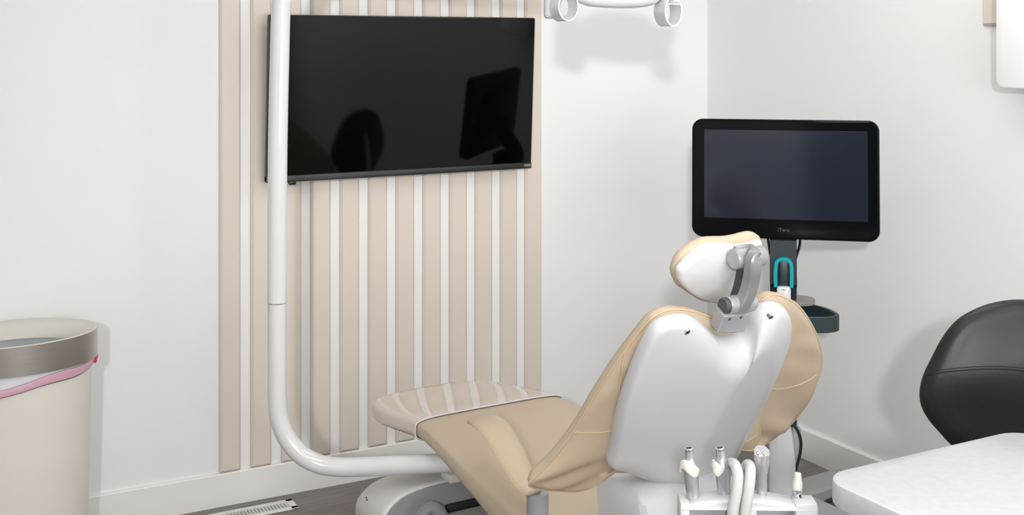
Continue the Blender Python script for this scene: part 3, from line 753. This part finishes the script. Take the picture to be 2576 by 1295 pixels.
# teal wand cradle: inverted U
zU = lambda py: EYE - (py - HORIZON) * 3.69 / F_PX
xU = lambda px: (px - 1970) * 3.69 / F_PX
uo = [(1951, 724), (1950, 700), (1951, 675), (1953, 662), (1961, 654.5), (1970, 653), (1979, 654.5), (1987, 662), (1989.5, 675), (1990, 700), (1989.5, 724)]
path = cat_rom([V((xU(x), -0.043, zU(y_))) for x, y_ in uo], 5)
v, f = sweep(path, 0.006, 'box', ry=0.012, up=(0, -1, 0)); sharp(geo('wand_cradle', v, f, M['teal'], sc_), 40)
wn = box('wand_handle', (xU(1970.5), -0.046, zU(690)), (0.0265, 0.02, 0.085), M['navy2'], sc_, 0.005, rot=Matrix.Rotation(RAD(0), 3, 'X'))
v, f = plate(0.0433, 0.12, 0.011, 0.036, 0.006, lambda x, z, d: V((xU(1970.5) + x, -0.070 + d, zU(720) - 0.06 + z))); wh = sharp(geo('wand_sleeve', v, f, M['gloss_white'], sc_), 40)
text('wand_logo', 'iTero', 0.0074, M['logo_dark'], wh, basis((xU(1970.5), -0.0706, zU(727)), (1, 0, 0), (0, 0, 1)))
# grab handle: flat loop round the column
hz_ = lambda py, d=3.65: EYE - (py - HORIZON) * d / F_PX
Zh = 0.690
loop = [(-0.10, -0.14), (0.0, -0.155), (0.11, -0.145), (0.152, -0.12), (0.160, -0.085), (0.135, -0.02), (0.09, 0.03), (0.04, 0.05), (-0.04, 0.05), (-0.09, 0.03), (-0.135, -0.02), (-0.160, -0.085), (-0.150, -0.12)]
v, f = sweep(cat_rom([V((x, y_, Zh)) for x, y_ in loop], 6, True), 0.006, 'box', ry=0.024, up=(0, 0, 1), closed=True)
sharp(geo('grab_handle', v, f, M['navy2'], sc_), 40)
v, f = plate(0.20, 0.12, 0.05, 0.012, 0.003, lambda x, z, d: V((x, 0.0 + z, Zh + 0.035 + d)))
sharp(geo('smoked_tray', v, f, M['amber'], sc_), 40)
# white lower cover
def cov_r(py, x0, x1): 
    z = EYE - (py - HORIZON) * 3.66 / F_PX
    xs = [(x0 - 1970) * 3.66 / F_PX, (x1 - 1970) * 3.66 / F_PX]
    b_ = 0.006
    return [V((xs[0] + b_, -0.075, z)), V((xs[1] - b_, -0.075, z)), V((xs[1], -0.068, z)), V((xs[1], 0.0, z)), V((xs[0], 0.0, z)), V((xs[0], -0.068, z))]
v, f = loft([cov_r(p, a, b) for p, a, b in ((1000, 1936, 1975), (1060, 1935, 1984), (1110, 1934, 1993), (1165, 1933, 1999), (1295, 1932, 2001), (1360, 1932, 2001))]); sharp(geo('lower_cover', v, f, M['plastic_white'], sc_), 50)
# base: four flat legs with castors
for an in (54, 144, 234, 324):
    a = RAD(an); d = V((cos(a), sin(a), 0)); s_ = V((-sin(a), cos(a), 0)); rings = []
    for t, hw_, z1 in ((0.0, 0.062, 0.115), (0.10, 0.060, 0.108), (0.24, 0.056, 0.095), (0.36, 0.050, 0.088), (0.39, 0.040, 0.084), (0.402, 0.024, 0.078)):
        c_ = d * t
        rings.append([c_ - s_ * hw_ + V((0, 0, 0.055)), c_ + s_ * hw_ + V((0, 0, 0.055)), c_ + s_ * hw_ + V((0, 0, z1 - 0.008)), c_ + s_ * hw_ * 0.8 + V((0, 0, z1)), c_ - s_ * hw_ * 0.8 + V((0, 0, z1)), c_ - s_ * hw_ + V((0, 0, z1 - 0.008))])
    v, f = loft(rings); lg = sharp(geo('foot', v, f, M['leg_grey'], sc_), 30)
    lathe('castor', [(0.0, -0.014), (0.022, -0.014), (0.028, -0.008), (0.028, 0.008), (0.022, 0.014), (0.0, 0.014)], d * 0.34 + V((0, 0, 0.028)), s_, M['cable'], lg, 18)
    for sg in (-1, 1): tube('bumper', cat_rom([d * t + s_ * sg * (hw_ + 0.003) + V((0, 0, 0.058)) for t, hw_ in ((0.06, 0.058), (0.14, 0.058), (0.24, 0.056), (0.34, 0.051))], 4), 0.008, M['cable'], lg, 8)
# cables
tube('cable', cat_rom([SF.at(1930, 590, 3.74), SF.at(1936, 628, 3.75), SF.at(1942, 660, 3.77)], 5), 0.0042, M['cable'], sc_, 8)
tube('cable', cat_rom([SF.at(2013, 590, 3.74), SF.at(2012, 615, 3.75), SF.at(2005, 640, 3.76), SF.at(1998, 665, 3.77)], 5), 0.0042, M['cable'], sc_, 8)
tube('cable', cat_rom([SF.at(1992, 1065, 3.72), SF.at(2004, 1078, 3.72), SF.at(2013, 1100, 3.72), SF.at(2015, 1122, 3.72), SF.at(2011, 1150, 3.72), SF.at(2002, 1180, 3.72), SF.at(1990, 1215, 3.73)], 6), 0.0048, M['cable'], sc_, 8)
box('column_cable_guard', (0.040, -0.01, cz(1125)), (0.028, 0.02, 0.13), M['leg_grey'], sc_, 0.009)

# ================================================================== CART WITH QUARTZ TOP
X0, X1, Y1, Y0 = -1.810, -1.352, -2.592, -3.16
CF = Frame(((X0 + X1) / 2, (Y0 + Y1) / 2, 0)); ct = thing('side_cart', 'white cart with a rounded speckled quartz top in front of the black stool', 'cart', CF)
v, f = plate(X1 - X0, Y1 - Y0, 0.055, 0.036, 0.004, lambda x, y_, d: V((x, y_, 0.864 + d)), 8); sharp(geo('quartz_top', v, f, M['quartz'], ct), 40)
bw, bd = 0.30, 0.40
box('cabinet_body', (0.03, -0.03, 0.478), (bw, bd, 0.772), M['cabinet'], ct, 0.004)
for k in range(3):
    d_ = box('drawer', (0.03, -0.03 - bd / 2 - 0.008, 0.22 + 0.25 * k), (bw - 0.02, 0.016, 0.235), M['cabinet'], ct, 0.003)
    tube('handle', [(-0.05, -0.03 - bd / 2 - 0.016, 0.30 + 0.25 * k), (-0.05, -0.03 - bd / 2 - 0.04, 0.30 + 0.25 * k), (0.11, -0.03 - bd / 2 - 0.04, 0.30 + 0.25 * k), (0.11, -0.03 - bd / 2 - 0.016, 0.30 + 0.25 * k)], 0.005, M['chrome'], d_, 8)
for sx in (-1, 1):
    for sy in (-1, 1):
        cpos = V((0.03 + sx * 0.115, -0.03 + sy * 0.16, 0.045))
        lathe('castor', [(0.0, -0.016), (0.038, -0.016), (0.045, -0.01), (0.045, 0.01), (0.038, 0.016), (0.0, 0.016)], cpos, (1, 0, 0), M['cable'], ct, 20)
        box('castor_fork', cpos + V((0, 0, 0.032)), (0.044, 0.03, 0.03), M['chrome'], ct, 0.003)

# ================================================================== INSTRUMENT HOLDER + HANDPIECES
DH = 1.85
IF_ = Frame(tuple(at(1878, 1290, DH).to_2d()) + (0,), -TH - RAD(1.5))
ih = thing('instrument_holder', 'white moulded instrument holder on a slim stand behind the chair', 'holder', IF_)
K = DH / F_PX
ix = lambda px: (px - 1878) * K
iz = lambda py: EYE - (py - HORIZON) * K
topc = [(1706, 1272), (1711, 1262), (1724, 1256), (1750, 1249), (1800, 1241), (1850, 1237.5), (1890, 1238), (1950, 1246), (2003, 1256), (2028, 1263), (2042, 1270), (2047, 1279)]
tp = cat_rom([(ix(x), iz(y_), 0) for x, y_ in topc], 4)
zb = iz(1265)
def bar_ring(y_, ins, zbot):
    return [V((p.x * (1 - ins * 4), y_, max(p.y - ins, zbot + 0.0004))) for p in tp] + [V((tp[-1].x * (1 - ins * 4), y_, zbot)), V((tp[0].x * (1 - ins * 4), y_, zbot))]
v, f = loft([bar_ring(-0.030, 0.005, zb), bar_ring(-0.027, 0.0015, zb), bar_ring(-0.022, 0, zb), bar_ring(0.012, 0, zb), bar_ring(0.016, 0.003, zb)])
sharp(geo('top_rail', v, f, M['plastic_white'], ih), 40)
zl = iz(1287) - 0.09

for a0, a1 in ((1706, 1731), (1830, 1897), (1990, 2047)):
    box('upright', ((ix(a0) + ix(a1)) / 2, -0.008, (zb + zl) / 2 + 0.004), (ix(a1) - ix(a0), 0.042, zb - zl + 0.012), M['plastic_white'], ih, 0.004)
box('bottom_rail', ((ix(1706) + ix(2047)) / 2, -0.008, zl - 0.008), (ix(2047) - ix(1706), 0.042, 0.03), M['plastic_white'], ih, 0.005)
box('back_panel', ((ix(1706) + ix(2047)) / 2, 0.006, (zb + zl) / 2), (ix(2047) - ix(1706) - 0.02, 0.006, zb - zl), M['base_grey'], ih, 0.001)
# its own floor stand
hxm = (ix(1706) + ix(2047)) / 2
tube('stand_column', [V((hxm, 0.0, 0.03)), V((hxm, 0.0, zl - 0.005))], 0.018, M['post_grey'], ih, 20)
lathe('stand_base', [(0.0, 0.0), (0.12, 0.0), (0.125, 0.006), (0.12, 0.016), (0.03, 0.035), (0.0, 0.036)], (hxm, 0, 0), (0, 0, 1), M['base_grey'], ih, 36)

def iframe(px, d=DH): p = at(px, 1290, d); return Frame((p.x, p.y, iz(1290)), IF_.yaw)
def valve(name, label, pts, rad, fr_, group):
    t = thing(name, label, 'handpiece', fr_, group); return t
def P(fr_, px, py, d=DH): return fr_.at(px, py, d)
# --- first suction handpiece (left)
def suction(px0, tip, mid, bot, label, lev):
    fr_ = iframe(px0); t = thing('suction_handpiece', label, 'handpiece', fr_, 'suction handpieces in the holder')
    path = [P(fr_, *bot), P(fr_, (bot[0] * 0.75 + mid[0] * 0.25), bot[1] * 0.75 + mid[1] * 0.25), P(fr_, *mid), P(fr_, (mid[0] + tip[0]) / 2, (mid[1] + tip[1]) / 2), P(fr_, tip[0], tip[1])]
    pth_ = cat_rom(path, 5); n_ = len(pth_)
    prof = [0.0105, 0.0102, 0.0112, 0.0115, 0.0072, 0.0067]
    rad = []
    for i in range(n_):
        s_ = i / (n_ - 1) * (len(prof) - 1); j = min(int(s_), len(prof) - 2); rad.append(prof[j] + (prof[j + 1] - prof[j]) * (s_ - j))
    tube('body', pth_, rad, M['instr'], t, 22)
    ax_ = (pth_[-1] - pth_[-2]).normalized()
    lathe('tip_rim', [(0.0045, -0.004), (0.0068, -0.004), (0.0070, 0.0), (0.0066, 0.0012), (0.0050, 0.0012), (0.0048, -0.004)], pth_[-1], ax_, M['chrome'], t, 20)
    lathe('tip_bore', [(0.0, 0.0), (0.0048, 0.0), (0.0048, 0.0006), (0.0, 0.0006)], pth_[-1], ax_, M['hole'], t, 16)
    # white saddle lever wrapping the body
    lp = cat_rom([P(fr_, x, y_, DH + d_) for x, y_, d_ in lev], 5)
    n_ = len(lp); wv_ = [0.0045 + 0.0048 * (sin(pi * min(1, max(0, (i / (n_ - 1)) * 1.0 - 0.0)) * 0.75)) for i in range(n_)]
    v_, f_ = sweep(lp, 0.0022, 10, ry=wv_, up=(0.15, 0, 1)); geo('lever', v_, f_, M['cream'], t)
    return t
suction(1740, (1733, 1128), (1738, 1190), (1744, 1252), 'leftmost chrome suction handpiece with white lever in the holder', [(1713, 1186, 0.004), (1714, 1170, -0.002), (1724, 1170, -0.010), (1737, 1179, -0.0128), (1748, 1187, -0.0115), (1755, 1190, -0.006)])
suction(1815, (1811, 1127), (1818, 1185), (1822, 1250), 'second chrome suction handpiece from the left, beside the cream hoses', [(1796, 1158, -0.001), (1794, 1166, -0.004), (1800, 1175, -0.010), (1808, 1184, -0.0128), (1815, 1190, -0.0120)])
# --- syringe with slanted button head
fr_ = iframe(1915); t = thing('air_water_syringe', 'chrome syringe handpiece with two buttons on its slanted head', 'handpiece', fr_)
e0, e1 = P(fr_, 1917, 1252), P(fr_, 1917, 1186)
tube('grip', cat_rom([e0, (e0 + e1) / 2, e1], 4), 0.0083, M['instr'], t, 22)
hd = cat_rom([P(fr_, 1917, 1188), P(fr_, 1916.5, 1170), P(fr_, 1916, 1150), P(fr_, 1917, 1137)], 4)
v, f = sweep(hd, [0.0095 + 0.0028 * min(1, i / 5) for i in range(len(hd))], 24, caps=False)
# cut the top on a slant facing the camera
vv = []
topz = P(fr_, 1917, 1126).z; lowz = P(fr_, 1917, 1148).z
for p in v:
    p = V(p)
    if p.z > hd[-2].z: 
        tt = (p.y + 0.012) / 0.024; p.z = lowz + (topz - lowz) * max(0, min(1, tt)) 
    vv.append(p)
f.append(tuple(range(len(vv) - 24, len(vv)))); f.append(tuple(range(24))[::-1])
sharp(geo('head', vv, f, M['instr'], t), 40)
cf = sum((vv[i] for i in range(len(vv) - 24, len(vv))), V((0, 0, 0))) / 24
nrm = (vv[-1] - vv[-13]).cross(vv[-7] - vv[-19]).normalized(); nrm = nrm if nrm.z > 0 else -nrm
for s_ in (-1, 1):
    lathe('button', [(0.0, -0.002), (0.0046, -0.002), (0.0046, 0.0006), (0.0038, 0.0012), (0.0, 0.0014)], cf + V((s_ * 0.0048, 0, 0)) + nrm * 0.0002 - V((0, nrm.z, -nrm.y)) * 0.003, nrm, M['chrome'], t, 18)
# --- saliva ejector with cream tip
fr_ = iframe(2006); t = thing('saliva_ejector', 'slim cream-tipped saliva ejector with chrome collar at the holder end', 'handpiece', fr_)
b0 = P(fr_, 2005, 1262); axv = (P(fr_, 2007.5, 1190) - b0).normalized(); Ln = (P(fr_, 2007.5, 1190) - b0).length
lathe('chrome_collar', [(0.0, 0.0), (0.0092, 0.0), (0.0098, 0.004), (0.0080, 0.012), (0.0072, 0.014), (0.0078, 0.0145), (0.0078, 0.018), (0.0068, 0.0185), (0.0068, 0.021), (0.0, 0.021)], b0, axv, M['chrome'], t, 24)
lathe('cream_tip', [(0.0, 0.020), (0.0074, 0.020), (0.0078, 0.025), (0.0072, 0.032), (0.0058, 0.036), (0.0056, Ln - 0.002), (0.0050, Ln), (0.0, Ln)], b0, axv, M['cream'], t, 24)
# --- two cream hoses arching over the rail
for nm, pts in (('cream suction hose arching over the rail beside the second handpiece', [(1820, 1300, .055), (1822, 1230, .05), (1828, 1185, .040), (1838, 1166, .015), (1849, 1170, -.02), (1856, 1195, -.040), (1853, 1235, -.046), (1845, 1275, -.046), (1840, 1320, -.044)]),
                ('cream suction hose arching over the rail nearest the syringe', [(1876, 1300, .05), (1872, 1230, .05), (1872, 1190, .040), (1880, 1170, .012), (1887, 1175, -.02), (1887, 1200, -.040), (1882, 1240, -.046), (1876, 1280, -.046), (1872, 1320, -.044)])):
    fr_ = iframe(1860); path = cat_rom([fr_.at(x, y_, DH + d_) for x, y_, d_ in pts], 8)
    v, f = sweep(path, 0.0087, 16); o = geo('suction_hose', v, f, M['hose_cream']); o.location = fr_.o; o.rotation_euler = (0, 0, fr_.yaw)
    tag(o, nm, 'hose', 'cream hoses over the instrument holder')

# ================================================================== BLACK STOOL
DS = 2.65
s0 = at(2572, 930, DS); TF = Frame((s0.x, s0.y, 0), -TH - RAD(4))
st = thing('stool', 'black leather stool with a wide rounded backrest behind the cart', 'stool', TF)
KS = DS / F_PX
half = [(2572, 753), (2540, 754.5), (2500, 762), (2460, 776), (2420, 798), (2390, 826), (2365, 862), (2345, 900), (2325, 940), (2316, 972), (2314.5, 1000), (2322, 1030), (2340, 1060), (2366, 1090), (2392, 1118), (2430, 1146), (2490, 1164), (2572, 1170)]
ol = [((x - 2572) * KS, EYE - (y_ - HORIZON) * KS, 0) for x, y_ in half]
ol = ol + [(-x, z, 0) for x, z, _ in ol[-2:0:-1]]
ol = cat_rom(ol, 4, True)
def st_fn(a, z, h, r):
    lum = 0.022 * math.exp(-((z - 0.80) / 0.09) ** 2) * max(0, 1 - r * r) if h > 0 else 0
    return V((a, -0.10 * (0) - h - lum + 0.25 * a * a * -1 + 0.0, z))
v, f = pillow(ol, (0, 0.86), st_fn, front=(0.026, 0.016), back=(0.02, 0.01), inset=0.045, nr=8)
pad = geo('backrest', v, f, M['leather'], st)
for dy in (0, 6.5):
    seam(pad, dense([(2327, 945 - dy * 0.3), (2360, 938 - dy), (2400, 933 - dy), (2450, 929 - dy), (2500, 927.5 - dy), (2540, 929 - dy), (2573, 932 - dy), (2620, 929 - dy)]), 0.0011 if dy else 0.0018, 'stitch', TF, 0.0003)
tube('backrest_bar', cat_rom([V((0, 0.02, 0.84)), V((0, 0.05, 0.70)), V((0, 0.05, 0.52)), V((0, -0.02, 0.45)), V((0, -0.16, 0.445))], 6), 0.016, M['chrome'], st, 14)
sc0 = V((0, -0.20, 0))
lathe('seat', [(0.0, 0.455), (0.16, 0.455), (0.19, 0.47), (0.20, 0.495), (0.195, 0.52), (0.17, 0.535), (0.0, 0.53)], sc0, (0, 0, 1), M['leather'], st, 48)
lathe('gas_column', [(0.0, 0.08), (0.03, 0.08), (0.03, 0.28), (0.016, 0.29), (0.016, 0.45), (0.05, 0.455), (0.0, 0.456)], sc0, (0, 0, 1), M['chrome'], st, 24)
for k in range(5):
    a = 2 * pi * k / 5 + 0.3; d = V((cos(a), sin(a), 0))
    v, f = sweep([sc0 + V((0, 0, 0.10)), sc0 + d * 0.12 + V((0, 0, 0.095)), sc0 + d * 0.24 + V((0, 0, 0.07))], [0.022, 0.020, 0.014], 'box', ry=[0.016, 0.014, 0.010]); lg = sharp(geo('leg', v, f, M['chrome'], st), 40)
    lathe('castor', [(0.0, -0.018), (0.022, -0.018), (0.027, -0.012), (0.027, 0.012), (0.022, 0.018), (0.0, 0.018)], sc0 + d * 0.235 + V((0, 0, 0.027)), V((-sin(a), cos(a), 0)), M['cable'], lg, 16)

# ================================================================== WHITE WALL-MOUNTED DISPENSER (top right)
DX = 0.115
c0 = WORLD.hit(2504, 221, (-DX, 0, 0), (1, 0, 0)); DWD, DHT = 0.30, 0.40
DF = Frame((0, c0.y - DWD / 2, c0.z)); dp = thing('wall_dispenser', 'plain white rounded box fixed on the right wall over the beige slats', 'dispenser', DF)
v, f = plate(DWD, DHT, 0.030, DX - 0.013, 0.006, lambda x, z, d: V((-DX + d, x, z + DHT / 2)), 8); body = sharp(geo('housing', v, f, M['bright_white'], dp), 40)
v, f = plate(DWD - 0.06, DHT - 0.06, 0.01, 0.0125, 0.002, lambda x, z, d: V((-0.0128 + d, x, z + DHT / 2)), 4); sharp(geo('mounting_plate', v, f, M['plastic_white'], dp), 40)
v, f = plate(0.16, 0.035, 0.008, 0.03, 0.002, lambda x, y_, d: V((-0.065 + y_, x, -0.004 + d * 0.2)), 4); sharp(geo('outlet_slot', v, f, M['base_grey'], body), 40)
